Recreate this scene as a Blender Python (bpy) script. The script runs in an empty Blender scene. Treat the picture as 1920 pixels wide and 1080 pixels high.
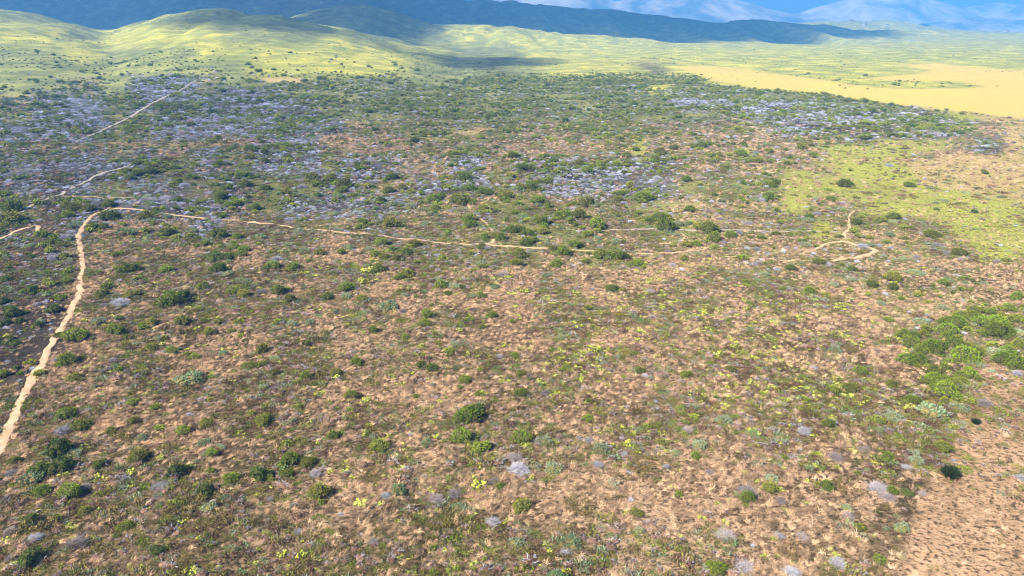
import bpy, math, random
import numpy as np
from mathutils import Vector, Matrix
R = math.radians
sc = bpy.context.scene
# ------------------------------------------------------------------ camera
W0, H0, F = 1920.0, 1080.0, 1371.0
PITCH, HC = R(20.0), 32.0
cam_d = bpy.data.cameras.new('camera')
cam_d.sensor_width = 36.0
cam_d.lens = F / W0 * 36.0
cam_d.clip_start, cam_d.clip_end = 0.5, 30000.0
cam = bpy.data.objects.new('camera', cam_d)
sc.collection.objects.link(cam)
cam.location = (0, 0, HC)
cam.rotation_euler = (math.pi / 2 - PITCH, 0, 0)
sc.camera = cam
# ------------------------------------------------------------------ sky, sun, exposure
SUN_EL = R(38.0)
SHX, SHY = 0.80, 0.60              # the way shadows fall on the ground
world = bpy.data.worlds.new('World')
sc.world = world
world.use_nodes = True
wn = world.node_tree
bg = wn.nodes['Background']
sky = wn.nodes.new('ShaderNodeTexSky')
sky.sky_type = 'NISHITA'
sky.sun_disc = False
sky.sun_elevation = SUN_EL
sky.sun_rotation = math.atan2(-SHX, -SHY)
sky.air_density, sky.dust_density, sky.ozone_density = 1.0, 0.2, 3.0
wn.links.new(sky.outputs[0], bg.inputs[0])
bg.inputs[1].default_value = 0.05
sun_d = bpy.data.lights.new('sun', 'SUN')
sun_d.energy = 5.0
sun_d.angle = R(0.53)
sun_d.color = (1.0, 0.91, 0.77)
sun = bpy.data.objects.new('sun', sun_d)
sc.collection.objects.link(sun)
SUNDIR = Vector((-SHX * math.cos(SUN_EL), -SHY * math.cos(SUN_EL), math.sin(SUN_EL)))
sun.rotation_euler = SUNDIR.to_track_quat('Z', 'Y').to_euler()
sc.view_settings.view_transform = 'Standard'
sc.view_settings.look = 'None'
sc.view_settings.exposure = 1.3
sc.view_settings.gamma = 1.0
sc.cycles.pixel_filter_type = 'BLACKMAN_HARRIS'
sc.cycles.filter_width = 1.0
sc.cycles.max_bounces = 6
sc.cycles.transparent_max_bounces = 12
sc.cycles.volume_bounces = 1
HAZE_DENSITY = 0.00042
HAZE_COLOR = (0.10, 0.40, 1.0)

# ------------------------------------------------------------------ small tools
CP, SP = math.cos(PITCH), math.sin(PITCH)
def g_of_v(v):
    """rise per metre of depth of the ray through row v"""
    dy = (540.0 - np.asarray(v, float)) / F
    return (dy * CP - SP) / (CP + dy * SP)
def project(X, Y, Z):
    zc = Y * CP - (Z - HC) * SP
    zc = np.maximum(zc, 0.5)
    return 960 + F * X / zc, 540 - F * (Y * SP + (Z - HC) * CP) / zc
def hash2(ix, iy, seed):
    n = (ix.astype(np.int64) * 374761393 + iy.astype(np.int64) * 668265263 + seed * 974711) & 0xffffffff
    n = ((n ^ (n >> 13)) * 1274126177) & 0xffffffff
    n = n ^ (n >> 16)
    return (n & 0xffff) / 65535.0
def vnoise(x, y, seed=0):
    x = np.asarray(x, float); y = np.asarray(y, float)
    ix, iy = np.floor(x), np.floor(y)
    fx, fy = x - ix, y - iy
    fx, fy = fx * fx * (3 - 2 * fx), fy * fy * (3 - 2 * fy)
    a, b = hash2(ix, iy, seed), hash2(ix + 1, iy, seed)
    c, d = hash2(ix, iy + 1, seed), hash2(ix + 1, iy + 1, seed)
    return (a * (1 - fx) + b * fx) * (1 - fy) + (c * (1 - fx) + d * fx) * fy
def fbm(x, y, seed=0, octv=4):
    s, a, t = 0.0, 1.0, 0.0
    for k in range(octv):
        s = s + a * vnoise(x * 2 ** k, y * 2 ** k, seed + 17 * k)
        t += a; a *= 0.5
    return s / t
def pl(u, pts):
    xs = [p[0] for p in pts]; ys = [p[1] for p in pts]
    return np.interp(u, xs, ys)
def smooth_line(u, pts, w=22):
    return (pl(u - w, pts) + pl(u - w / 2, pts) + pl(u, pts) + pl(u + w / 2, pts) + pl(u + w, pts)) / 5

# ------------------------------------------------------------------ the lie of the land
CREST_NEAR = [(-900, 0), (-400, 10), (0, 13), (100, 27), (150, 42), (205, 58), (240, 46), (300, 25), (400, 12), (480, 17), (560, 30), (640, 42), (700, 58), (780, 80), (900, 112), (3000, 130)]
CREST_MID = [(-900, 30), (400, 60), (500, 42), (600, 14), (690, 6), (740, 17), (800, 32), (850, 44), (960, 49), (1060, 57), (1200, 71), (1300, 90), (1380, 104), (1500, 120), (3000, 130)]
CREST_BACK = [(-900, -60), (0, -48), (400, -34), (700, -20), (980, 0), (1050, 8), (1140, 15), (1200, 22), (1300, 31), (1350, 37), (1420, 33), (1480, 38), (1560, 48), (1800, 60), (3000, 66)]
CREST_PLAIN = [(-900, 52), (1300, 60), (1420, 48), (1520, 40), (1680, 38), (1735, 48), (1770, 54), (1920, 60), (3000, 66)]
KY = np.array([0, 240, 480, 860, 1020, 1260, 1500, 1980, 2250, 2750, 3300, 5200, 8000], float)
def height(X, Y):
    X = np.asarray(X, float); Y = np.asarray(Y, float)
    Yc = np.maximum(Y, 12.0)
    u = 960 + F * X / (Yc * CP + HC * SP)
    u = np.clip(u, -700, 2700)
    zn = HC + 860 * g_of_v(smooth_line(u, CREST_NEAR))
    zm = HC + 1260 * g_of_v(smooth_line(u, CREST_MID))
    zb = HC + 1980 * g_of_v(smooth_line(u, CREST_BACK, 14))
    zp = HC + 2750 * g_of_v(smooth_line(u, CREST_PLAIN, 12))
    zn, zm, zb, zp = (np.maximum(z, -2.0) for z in (zn, zm, zb, zp))
    z0 = np.zeros_like(zn)
    dip1 = np.minimum(zn, zm) - 9 * np.clip((zn - 4) / 20, 0, 1)
    dip2 = np.minimum(zm, zb) - 12 * np.clip((zm - 4) / 20, 0, 1)
    dip3 = np.minimum(zb, zp) - 8 * np.clip((zb - 6) / 20, 0, 1)
    hill = np.clip((zn - 2) / 30, 0, 1)
    mid = zn * 0.30
    K = np.stack([z0, z0, mid, zn, dip1, zm, dip2, zb, dip3, zp, zp - 22, zp * 0 - 10, zp * 0 - 10])
    shp = zn.shape
    K = K.reshape(len(KY), -1); Yf = np.clip(Y.reshape(-1), 0, 7999)
    dx = np.diff(KY); sl = np.diff(K, axis=0) / dx[:, None]
    m = np.zeros_like(K)
    s0, s1 = sl[:-1], sl[1:]
    same = (s0 * s1) > 0
    m[1:-1] = np.where(same, 2 * s0 * s1 / np.where(same, s0 + s1, 1), 0)
    i = np.clip(np.searchsorted(KY, Yf, side='right') - 1, 0, len(KY) - 2)
    j = np.arange(Yf.size)
    h = dx[i]; t = (Yf - KY[i]) / h
    z = ((2 * t ** 3 - 3 * t ** 2 + 1) * K[i, j] + (t ** 3 - 2 * t ** 2 + t) * h * m[i, j]
         + (-2 * t ** 3 + 3 * t ** 2) * K[i + 1, j] + (t ** 3 - t ** 2) * h * m[i + 1, j])
    z = z.reshape(shp)
    und = (vnoise(X / 26.0, Y / 26.0, 3) - 0.5) * 0.9 + (vnoise(X / 9.0, Y / 9.0, 5) - 0.5) * 0.35
    und = und + (fbm(X / 1.7, Y / 1.7, 11, 2) - .5) * .34 * np.clip((230 - Y) / 80, 0, 1)
    far = (vnoise(X / 120.0, Y / 120.0, 7) - 0.5) * 9.0 * np.clip((Y - 450) / 600, 0, 1) + (vnoise(X / 45.0, Y / 45.0, 9) - 0.5) * 3.0 * np.clip((Y - 350) / 500, 0, 1)
    crest = np.clip((zb - 8) / 20, 0, 1) * np.clip((Y - 1300) / 300, 0, 1)
    gully = -np.abs(vnoise(X / 150.0, Y / 420.0, 31) - 0.5) * 55 * crest
    far = far - (1 - np.abs(2 * fbm(X / 75.0, Y / 190.0, 33, 3) - 1)) ** 3 * 7.0 * np.clip((Y - 430) / 300, 0, 1) + (fbm(X / 14.0, Y / 14.0, 35, 3) - .5) * 3.2 * np.clip((Y - 380) / 300, 0, 1)
    hillfar = np.clip((z - 1) / 12, 0, 1) * 0.8 + 0.2
    return z + und + far * hillfar + gully * np.clip((zb - z) / 10 + 0.2, 0, 1)
def at(u, v):
    """ground point under a pixel of the 1920 wide photograph"""
    g = float(g_of_v(v)); dy = (540.0 - v) / F; k = (u - 960.0) / F / (CP + dy * SP)
    lo, hi = 14.0, 3600.0
    for n in (260, 40, 40):
        Y = np.geomspace(lo, hi, n); below = HC + Y * g <= height(Y * k, Y)
        i = int(np.argmax(below)) if below.any() else n - 1
        lo, hi = Y[max(i - 1, 0)], Y[i]
    return hi * k, hi, float(height(np.array([hi * k]), np.array([hi]))[0])

# ------------------------------------------------------------------ vegetation zones
#  main colour, other colour, densities per m2: green, dead, bluegreen, yellow, straw, heath
ZONES = {
 'a': ((.58, .40, .255), (.09, .065, .03), .032, .024, .022, .50, 5.0, 3.6),
 'b': ((.40, .26, .16), (.13, .08, .042), .012, .016, .014, 1.9, 4.6, 3.6),
 'o': ((.33, .24, .11), (.07, .07, .02), .075, .018, .035, .35, 3.6, 4.4),
 'w': ((.30, .205, .12), (.10, .075, .04), .130, .050, .020, .06, 1.6, 5.0),
 'c': ((.26, .24, .11), (.06, .07, .025), .420, .030, .060, .02, 1.0, 2.0),
 'd': ((.11, .09, .08), (.026, .026, .024), .170, .280, .030, .01, 0.7, 2.0),
 'g': ((.17, .17, .185), (.035, .037, .042), .230, 1.25, .060, .01, 0.3, .9),
 't': ((.36, .36, .11), (.10, .12, .035), .140, .090, .040, .001, 0.3, .8),
 'm': ((.50, .42, .18), (.13, .14, .045), .110, .150, .040, .08, 2.0, 2.4),
 'l': ((.52, .54, .10), (.44, .44, .10), .008, .008, .004, .001, .4, .5),
 'y': ((.86, .69, .15), (.86, .62, .17), .0, .0, .0, .0, .1, .0),
 'p': ((.74, .55, .26), (.54, .42, .15), .006, .010, .003, .0, .7, .5),
 's': ((.74, .48, .30), (.46, .30, .17), .0, .004, .0, .0, .35, 1.4),
 'h': ((.84, .76, .13), (.34, .38, .09), .006, .002, .003, .0, .2, .0),
 'k': ((.46, .48, .14), (.19, .23, .09), .016, .008, .006, .0, .2, .0),
}
GRID_V = [30, 70, 100, 130, 160, 190, 220, 250, 280, 310, 350, 390, 430, 470, 520, 580, 640, 700, 760, 840, 940, 1060]
GRID = [
 'kkkkkkkkkkkkkkkkkkkkkkkkhhhhhhhh',
 'hhkhhhhkkkhkkkhhhhhhhhhhhhhhhhhh',
 'kkhkkkhhhhhhhhkkhhhhhhhhhhhhhhhh',
 'kkkkkkkkhhhhhkktkhhhmhhhhhhhhhhh',
 'kkmkggmktttttktttttmhthhhhhhhhhh',
 'mggtggggtttttttttttttgttttpppppp',
 'tggttggggttttttttttttttgggggtlpp',
 'gggttgggggmmmtttmmttmmmmgdgggtmp',
 'gmgmgmgmggmmmmtmmmmlmmmlmmmmmmgp',
 'gdgggtgtggtggmgmgggggmmmlllpppmp',
 'gdgtggtgttggmggmmggggtttlllppppp',
 'tdggggggtggggmmttmmttmmmlmmlllll',
 'ddgoomgoommmmmmmttmmttmmmlmmolll',
 'ddmoooooomaommmmmmtammmmmmmmmoll',
 'ddoooaooooaooomaaaobbbbmmammomoo',
 'ddoooaoaaaooaaabbbbbbbbbbbbmmmto',
 'ddaooaaoaaaaaaabbbbbbbbbbbbbmtom',
 'daaaaaaaaaaaaaaaabbbabbbbbbbotop',
 'oaaaaaaaaaaaaaaaabbbabbbbbbaoosp',
 'ooaaaaaaaaaaaaoaaaabaaaabbaaoosp',
 'oooaaoaaaaaaaooaaaaaaaaaaaaaoosp',
 'ooaaaaaaaaooaoaaaoaaaaaaaaaobsss']
for r_ in GRID: assert len(r_) == 32, r_
keys = list(ZONES)
ZC = np.array([[*ZONES[k][0], *ZONES[k][1], *ZONES[k][2:]] for k in keys])      # 12 columns
GA = np.array([[ZC[keys.index(c)] for c in row] for row in GRID])               # rows, cols, 12
def poly_mask(u, v, pts, soft):
    """1 inside the outline, 0 outside, fading over soft pixels"""
    u = np.asarray(u, float); v = np.asarray(v, float)
    P = np.array(pts, float); Q = np.roll(P, -1, axis=0)
    inside = np.zeros(u.shape, bool); dmin = np.full(u.shape, 1e9)
    for (x0, y0), (x1, y1) in zip(P, Q):
        cond = ((y0 > v) != (y1 > v)) & (u < (x1 - x0) * (v - y0) / ((y1 - y0) or 1e-9) + x0)
        inside ^= cond
        ex, ey = x1 - x0, (y1 - y0) * 2.2
        t = np.clip(((u - x0) * ex + (v - y0) * 2.2 * ey) / (ex * ex + ey * ey + 1e-9), 0, 1)
        dmin = np.minimum(dmin, np.hypot(u - x0 - t * ex, (v - y0) * 2.2 - t * ey))
    d = np.where(inside, dmin, -dmin)
    return np.clip(d / soft + 0.5, 0, 1)
PATCHES = [
 ('t', 14, [(525, 150), (620, 152), (760, 156), (900, 166), (950, 190), (960, 225), (930, 244), (760, 246), (690, 232), (610, 200)]),
 ('g', 14, [(430, 165), (520, 170), (560, 195), (640, 225), (660, 250), (560, 262), (400, 240), (360, 200)]),
 ('g', 12, [(1330, 182), (1450, 182), (1600, 192), (1720, 205), (1780, 230), (1800, 252), (1700, 262), (1560, 262), (1450, 245), (1380, 215)]),
 ('t', 10, [(1250, 150), (1330, 158), (1480, 176), (1640, 190), (1720, 205), (1700, 214), (1560, 196), (1400, 186), (1290, 184)]),
 ('m', 18, [(1330, 215), (1400, 220), (1470, 262), (1700, 266), (1760, 285), (1560, 330), (1440, 310), (1390, 262)]),
 ('l', 50, [(1520, 262), (1650, 270), (1700, 305), (1760, 330), (1820, 345), (1920, 372), (1990, 380), (1990, 478), (1890, 466), (1810, 446), (1740, 412), (1620, 385), (1560, 345), (1530, 300)]),
 ('p', 16, [(1690, 305), (1780, 292), (1900, 285), (1990, 285), (1990, 380), (1920, 378), (1800, 360), (1720, 345)]),
 ('y', 9, [(1268, 125), (1320, 123), (1380, 128), (1500, 146), (1600, 160), (1680, 166), (1780, 166), (1838, 163), (1790, 152), (1700, 152), (1610, 148), (1700, 140), (1740, 133), (1690, 122), (1760, 118), (1850, 129), (1990, 134), (1990, 228), (1900, 220), (1800, 210), (1680, 196), (1560, 180), (1440, 168), (1340, 152)]),
 ('p', 8, [(490, 147), (530, 144), (575, 149), (560, 156), (505, 154)]),
 ('p', 14, [(840, 250), (900, 238), (935, 243), (880, 252)]),
 ('s', 26, [(1828, 672), (1870, 676), (1990, 690), (1990, 1150), (1640, 1150), (1700, 960), (1745, 880), (1775, 800), (1800, 740)]),
 ('m', 16, [(0, 272), (110, 268), (330, 264), (500, 262), (500, 272), (320, 279), (120, 279), (0, 284)]),
 ('d', 8, [(1520, 236), (1600, 228), (1720, 240), (1700, 250), (1560, 250)]), ('t', 10, [(1000, 150), (1250, 148), (1260, 158), (1000, 164)]),
 ('w', 26, [(1790, 690), (1835, 700), (1800, 770), (1768, 860), (1735, 930), (1700, 1000), (1680, 1150), (1590, 1150), (1640, 960), (1690, 850), (1730, 760)]),
 ('c', 22, [(1700, 625), (1780, 590), (1900, 575), (1990, 590), (1990, 672), (1900, 672), (1840, 668), (1790, 740), (1740, 720), (1690, 680)]),
 ('l', 22, [(1640, 258), (1760, 262), (1800, 275), (1700, 292), (1640, 300)]),
]
def zone(X, Y, Z):
    """colours and plant densities at ground points: rows of 12"""
    u, v = project(X, Y, Z)
    far = np.clip(Y / 90.0, 0.6, 6)
    wx = (fbm(X / (7 * far), Y / (7 * far), 41) - .5); wy = (fbm(X / (7 * far), Y / (7 * far), 43) - .5)
    px = 60 * np.clip(1.0 - v / 3000, .4, 1)
    uu = np.clip(u + wx * px * 2.0, 0, 1919); vv = np.clip(v + wy * px * 0.55 * np.clip(v / 500, .25, 2), 0, 1079)
    cu = np.clip(uu / 60.0 - 0.5, 0, 30.999); cv = np.clip(np.interp(vv, GRID_V, np.arange(len(GRID_V))), 0, len(GRID_V) - 1.001)
    iu, iv = cu.astype(int), cv.astype(int); fu, fv = cu - iu, cv - iv
    fu = np.clip((fu - .5) * 1.8 + .5, 0, 1); fv = np.clip((fv - .5) * 1.5 + .5, 0, 1)
    fu, fv = fu[:, None], fv[:, None]
    out = (GA[iv, iu] * (1 - fu) + GA[iv, iu + 1] * fu) * (1 - fv) + (GA[iv + 1, iu] * (1 - fu) + GA[iv + 1, iu + 1] * fu) * fv
    us = u + wx * 26; vs = v + wy * 10 * np.clip(v / 400, .25, 2.5)
    for key, soft, pts in PATCHES:
        m = poly_mask(us, vs, pts, soft)[:, None]
        out = out * (1 - m) + ZC[keys.index(key)] * m
    return out

# ------------------------------------------------------------------ materials
def new_mat(name, rough=0.9, spec=0.1):
    m = bpy.data.materials.new(name); m.use_nodes = True
    nt = m.node_tree; b = nt.nodes['Principled BSDF']
    b.inputs['Roughness'].default_value = rough
    b.inputs['Specular IOR Level'].default_value = spec
    return m, nt, b
def N(nt, typ, **kw):
    n = nt.nodes.new(typ)
    for k, v in kw.items(): setattr(n, k, v)
    return n
def noise_node(nt, vec, scale, detail=4, rough=.6, dist=0.0):
    n = N(nt, 'ShaderNodeTexNoise')
    n.inputs['Scale'].default_value = scale; n.inputs['Detail'].default_value = detail
    n.inputs['Roughness'].default_value = rough; n.inputs['Distortion'].default_value = dist
    nt.links.new(vec, n.inputs['Vector']); return n.outputs['Fac']
def ramp(nt, fac, lo, hi):
    n = N(nt, 'ShaderNodeMapRange'); n.inputs[1].default_value = lo; n.inputs[2].default_value = hi
    nt.links.new(fac, n.inputs[0]); return n.outputs[0]
def mixc(nt, fac, a, b, blend='MIX'):
    n = N(nt, 'ShaderNodeMix', data_type='RGBA', blend_type=blend)
    for s, val in ((n.inputs[0], fac), (n.inputs[6], a), (n.inputs[7], b)):
        if isinstance(val, (int, float)): s.default_value = val
        elif isinstance(val, tuple): s.default_value = (*val, 1.0)
        else: nt.links.new(val, s)
    return n.outputs[2]
def mathn(nt, op, a, b):
    n = N(nt, 'ShaderNodeMath', operation=op)
    for s, val in ((n.inputs[0], a), (n.inputs[1], b)):
        if isinstance(val, (int, float)): s.default_value = val
        else: nt.links.new(val, s)
    return n.outputs[0]
def plant_mat(name, cols, rough=.8, spec=.15, var=0.35, transl=0.0, scale=1.3):
    """leaf or twig colour: wanders over the plant and from plant to plant"""
    m, nt, b = new_mat(name, rough, spec)
    tc = N(nt, 'ShaderNodeTexCoord'); oi = N(nt, 'ShaderNodeObjectInfo')
    add = N(nt, 'ShaderNodeVectorMath', operation='ADD')
    nt.links.new(tc.outputs['Object'], add.inputs[0]); nt.links.new(oi.outputs['Location'], add.inputs[1])
    f = ramp(nt, noise_node(nt, add.outputs[0], scale * 3, 3, .7), .3, .7)
    c = mixc(nt, f, cols[0], cols[1])
    if len(cols) > 2:
        c = mixc(nt, ramp(nt, oi.outputs['Random'], .45, 1.0), c, cols[2])
    # brightness from plant to plant
    h = N(nt, 'ShaderNodeHueSaturation')
    r2 = mathn(nt, 'FRACT', mathn(nt, 'MULTIPLY', oi.outputs['Random'], 7.31), 0.0)
    nt.links.new(mathn(nt, 'ADD', mathn(nt, 'MULTIPLY', r2, var), 1 - var / 2), h.inputs['Value'])
    nt.links.new(c, h.inputs['Color'])
    nt.links.new(h.outputs[0], b.inputs['Base Color'])
    if transl:
        t = N(nt, 'ShaderNodeBsdfTranslucent'); mx = N(nt, 'ShaderNodeMixShader'); mx.inputs[0].default_value = transl
        nt.links.new(h.outputs[0], t.inputs[0]); nt.links.new(b.outputs[0], mx.inputs[1]); nt.links.new(t.outputs[0], mx.inputs[2])
        nt.links.new(mx.outputs[0], nt.nodes['Material Output'].inputs[0])
    return m
M = {}
M['green'] = plant_mat('green_leaves', ((.10, .17, .015), (.24, .31, .03), (.26, .24, .04)), var=.7, transl=.15)
M['core'] = plant_mat('dark_core', ((.045, .06, .015), (.09, .085, .03)))  # for the dark inner domes, added to block light within the foliage
M['lime'] = plant_mat('fresh_leaves', ((.22, .27, .04), (.34, .36, .06)), var=.5, transl=.1)
M['dark'] = plant_mat('dark_leaves', ((.05, .09, .014), (.10, .15, .022)), var=.4, transl=.1)
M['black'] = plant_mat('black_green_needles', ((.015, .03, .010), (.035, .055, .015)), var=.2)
M['olive'] = plant_mat('olive_heath_leaves', ((.16, .15, .04), (.24, .20, .065), (.22, .15, .075)), var=.5, transl=.1)
M['blue'] = plant_mat('grey_green_leaves', ((.17, .235, .14), (.34, .40, .27), (.15, .26, .11)), var=.4, transl=.1)
M['dead'] = plant_mat('bleached_twigs', ((.30, .29, .325), (.45, .45, .51), (.34, .27, .25)), var=.7)
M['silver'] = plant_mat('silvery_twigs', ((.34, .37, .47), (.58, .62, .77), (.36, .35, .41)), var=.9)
M['deadcore'] = plant_mat('inner_twigs', ((.20, .18, .19), (.28, .26, .27)))
M['yellow'] = plant_mat('yellow_petals', ((.42, .46, .06), (.58, .60, .14)), var=.6)
M['straw'] = plant_mat('dry_straw', ((.78, .56, .38), (.40, .265, .155), (.14, .095, .05)), var=1.1, transl=.15)
M['heath'] = plant_mat('low_heath_sprigs', ((.20, .19, .045), (.17, .115, .05), (.17, .22, .045)), var=.8)
M['brown'] = plant_mat('brown_sprigs', ((.16, .09, .05), (.09, .055, .035), (.22, .13, .09)), var=.8)
M['stem'] = plant_mat('woody_bark', ((.12, .085, .06), (.20, .15, .11)))

def ground_material():
    m, nt, b = new_mat('veld_soil', .95, .05)
    tc = N(nt, 'ShaderNodeTexCoord'); P = tc.outputs['Object']
    am = N(nt, 'ShaderNodeAttribute', attribute_name='soil_main'); ao = N(nt, 'ShaderNodeAttribute', attribute_name='soil_other')
    big = noise_node(nt, P, .05, 5, .65, .4)
    # straw lying over: stretched noise
    mp = N(nt, 'ShaderNodeMapping'); mp.inputs['Rotation'].default_value = (0, 0, R(32)); mp.inputs['Scale'].default_value = (1.0, 2.6, 1.0)
    nt.links.new(P, mp.inputs[0])
    st = noise_node(nt, mp.outputs[0], 1.1, 8, .72, .6)
    fine = noise_node(nt, P, 3.2, 6, .75, .3)
    f = mathn(nt, 'ADD', mathn(nt, 'MULTIPLY', big, .45), mathn(nt, 'ADD', mathn(nt, 'MULTIPLY', st, .35), mathn(nt, 'MULTIPLY', fine, .3)))
    c = mixc(nt, ramp(nt, f, .50, .59), am.outputs['Color'], ao.outputs['Color'])
    mp2 = N(nt, 'ShaderNodeMapping'); mp2.inputs['Scale'].default_value = (.035, .009, .018); nt.links.new(P, mp2.inputs[0])
    c = mixc(nt, mathn(nt, 'MULTIPLY', ramp(nt, noise_node(nt, mp2.outputs[0], 1.0, 9, .72, .5), .47, .60), .6), c, ao.outputs['Color'])
    sx = N(nt, 'ShaderNodeSeparateXYZ'); nt.links.new(P, sx.inputs[0])
    scr = mathn(nt, 'MULTIPLY', ramp(nt, sx.outputs[1], 330, 520), ramp(nt, noise_node(nt, P, .16, 8, .78, .3), .50, .60))
    c = mixc(nt, mathn(nt, 'MULTIPLY', scr, .5), c, mixc(nt, .5, ao.outputs['Color'], (.10, .13, .05)))
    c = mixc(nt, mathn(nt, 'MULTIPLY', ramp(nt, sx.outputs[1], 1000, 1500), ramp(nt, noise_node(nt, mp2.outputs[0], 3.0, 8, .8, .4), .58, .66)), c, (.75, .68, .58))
    # paler bleached flecks and dark soil spots that paint in shaded hollows between grass
    fl = noise_node(nt, P, 1.7, 7, .8, .8)
    c = mixc(nt, mathn(nt, 'MULTIPLY', ramp(nt, fl, .57, .64), .5), c, (.66, .53, .38))
    vor = N(nt, 'ShaderNodeTexVoronoi'); vor.inputs['Scale'].default_value = 1.6; nt.links.new(P, vor.inputs['Vector'])
    c = mixc(nt, mathn(nt, 'MULTIPLY', ramp(nt, noise_node(nt, P, 3.2, 5, .7), .53, .58), .85), c, (.085, .06, .028))
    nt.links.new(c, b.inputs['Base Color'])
    bp = N(nt, 'ShaderNodeBump'); bp.inputs['Strength'].default_value = .9; bp.inputs['Distance'].default_value = .5
    nt.links.new(mathn(nt, 'ADD', st, mathn(nt, 'MULTIPLY', fine, .8)), bp.inputs['Height']); nt.links.new(bp.outputs[0], b.inputs['Normal'])
    return m
def path_material(name, c0, c1, worn=.0):
    m, nt, b = new_mat(name, .95, .05)
    tc = N(nt, 'ShaderNodeTexCoord'); P = tc.outputs['Object']
    c = mixc(nt, ramp(nt, noise_node(nt, P, .9, 6, .7, .3), .35, .65), c0, c1)
    c = mixc(nt, mathn(nt, 'MULTIPLY', ramp(nt, noise_node(nt, P, 4.0, 5, .7), .55, .7), .5), c, tuple(x * .55 for x in c1))
    ed = N(nt, 'ShaderNodeAttribute', attribute_name='edge')
    grow = mathn(nt, 'ADD', mathn(nt, 'MULTIPLY', ed.outputs['Fac'], .32), mathn(nt, 'ADD', noise_node(nt, P, 1.9, 7, .75, .5), worn))
    c = mixc(nt, ramp(nt, grow, .68, .76), c, mixc(nt, ramp(nt, noise_node(nt, P, 3.1, 4, .7), .4, .6), (.15, .115, .05), (.42, .29, .17)))
    nt.links.new(c, b.inputs['Base Color'])
    bp = N(nt, 'ShaderNodeBump'); bp.inputs['Strength'].default_value = .7; bp.inputs['Distance'].default_value = .12
    nt.links.new(noise_node(nt, P, 3.0, 6, .7), bp.inputs['Height']); nt.links.new(bp.outputs[0], b.inputs['Normal'])
    return m

# ------------------------------------------------------------------ mesh helpers
def mesh_np(name, V, quads=None, tris=None, mats=(), midx=None, smooth=False):
    me = bpy.data.meshes.new(name)
    V = np.asarray(V, np.float32)
    nq = 0 if quads is None else len(quads); nt_ = 0 if tris is None else len(tris)
    me.vertices.add(len(V)); me.vertices.foreach_set('co', V.ravel())
    li = []
    if nq: li.append(np.asarray(quads, np.int32).ravel())
    if nt_: li.append(np.asarray(tris, np.int32).ravel())
    li = np.concatenate(li)
    me.loops.add(len(li)); me.loops.foreach_set('vertex_index', li)
    me.polygons.add(nq + nt_)
    starts = np.concatenate([np.arange(nq) * 4, nq * 4 + np.arange(nt_) * 3]).astype(np.int32)
    me.polygons.foreach_set('loop_start', starts)
    for m_ in mats: me.materials.append(m_)
    if midx is not None: me.polygons.foreach_set('material_index', np.asarray(midx, np.int32))
    if smooth: me.polygons.foreach_set('use_smooth', np.ones(nq + nt_, bool))
    me.update(calc_edges=True)
    return me
def link(name, me, parent=None, **props):
    o = bpy.data.objects.new(name, me); sc.collection.objects.link(o)
    if parent: o.parent = parent
    for k, v in props.items(): o[k] = v
    return o
class Soup:
    def __init__(s): s.V = []; s.Q = []; s.T = []; s.qm = []; s.tm = []; s.n = 0
    def quads(s, C, m=0):            # C: n,4,3
        C = np.asarray(C); n = len(C); s.V.append(C.reshape(-1, 3)); s.Q.append(np.arange(n * 4).reshape(n, 4) + s.n); s.qm.append(np.full(n, m)); s.n += n * 4
    def tris(s, C, m=0):
        C = np.asarray(C); n = len(C); s.V.append(C.reshape(-1, 3)); s.T.append(np.arange(n * 3).reshape(n, 3) + s.n); s.tm.append(np.full(n, m)); s.n += n * 3
    def mesh(s, name, mats):
        q = np.concatenate(s.Q) if s.Q else None; t = np.concatenate(s.T) if s.T else None
        mi = np.concatenate((s.qm if s.Q else []) + (s.tm if s.T else []))
        return mesh_np(name, np.concatenate(s.V), q, t, mats, mi)
def unit(v): return v / np.maximum(np.linalg.norm(v, axis=-1, keepdims=True), 1e-9)
def leaf_quads(P, Nn, rng, ln, wd):
    """rhombic leaves at P leaning about the directions Nn"""
    n = len(P); d = unit(Nn + rng.normal(0, .55, (n, 3)))
    s = unit(np.cross(d, rng.normal(0, 1, (n, 3))))
    L = (ln * rng.uniform(.7, 1.3, (n, 1))); Wd = (wd * rng.uniform(.7, 1.3, (n, 1)))
    return np.stack([P, P + d * L * .5 + s * Wd, P + d * L, P + d * L * .5 - s * Wd], 1)
def ico_dome(c, r, rng, flat=.8):
    th = np.linspace(0, 2 * np.pi, 9)[:-1]; rows = []
    for k, ph in enumerate((-.3, .25, .7, 1.15)):
        rr = r * math.cos(ph) * rng.uniform(.85, 1.1, 8)
        rows.append(np.stack([c[0] + rr * np.cos(th), c[1] + rr * np.sin(th), np.full(8, c[2] + r * flat * math.sin(ph))], 1))
    top = np.array([c[0], c[1], c[2] + r * flat]); Q = []; T = []
    for a, b in zip(rows[:-1], rows[1:]):
        for i in range(8): Q.append([a[i], a[(i + 1) % 8], b[(i + 1) % 8], b[i]])
    for i in range(8): T.append([rows[-1][i], rows[-1][(i + 1) % 8], top])
    return np.array(Q), np.array(T)
def stems_into(s, rng, n, spread, h, w, m):
    a = rng.uniform(0, 2 * np.pi, n); base = np.stack([np.cos(a) * .08, np.sin(a) * .08, np.full(n, -.08)], 1)
    tip = np.stack([np.cos(a) * spread * rng.uniform(.4, 1, n), np.sin(a) * spread * rng.uniform(.4, 1, n), h * rng.uniform(.6, 1, n)], 1)
    sticks(s, base, tip, w, w * .4, rng, m)
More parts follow.
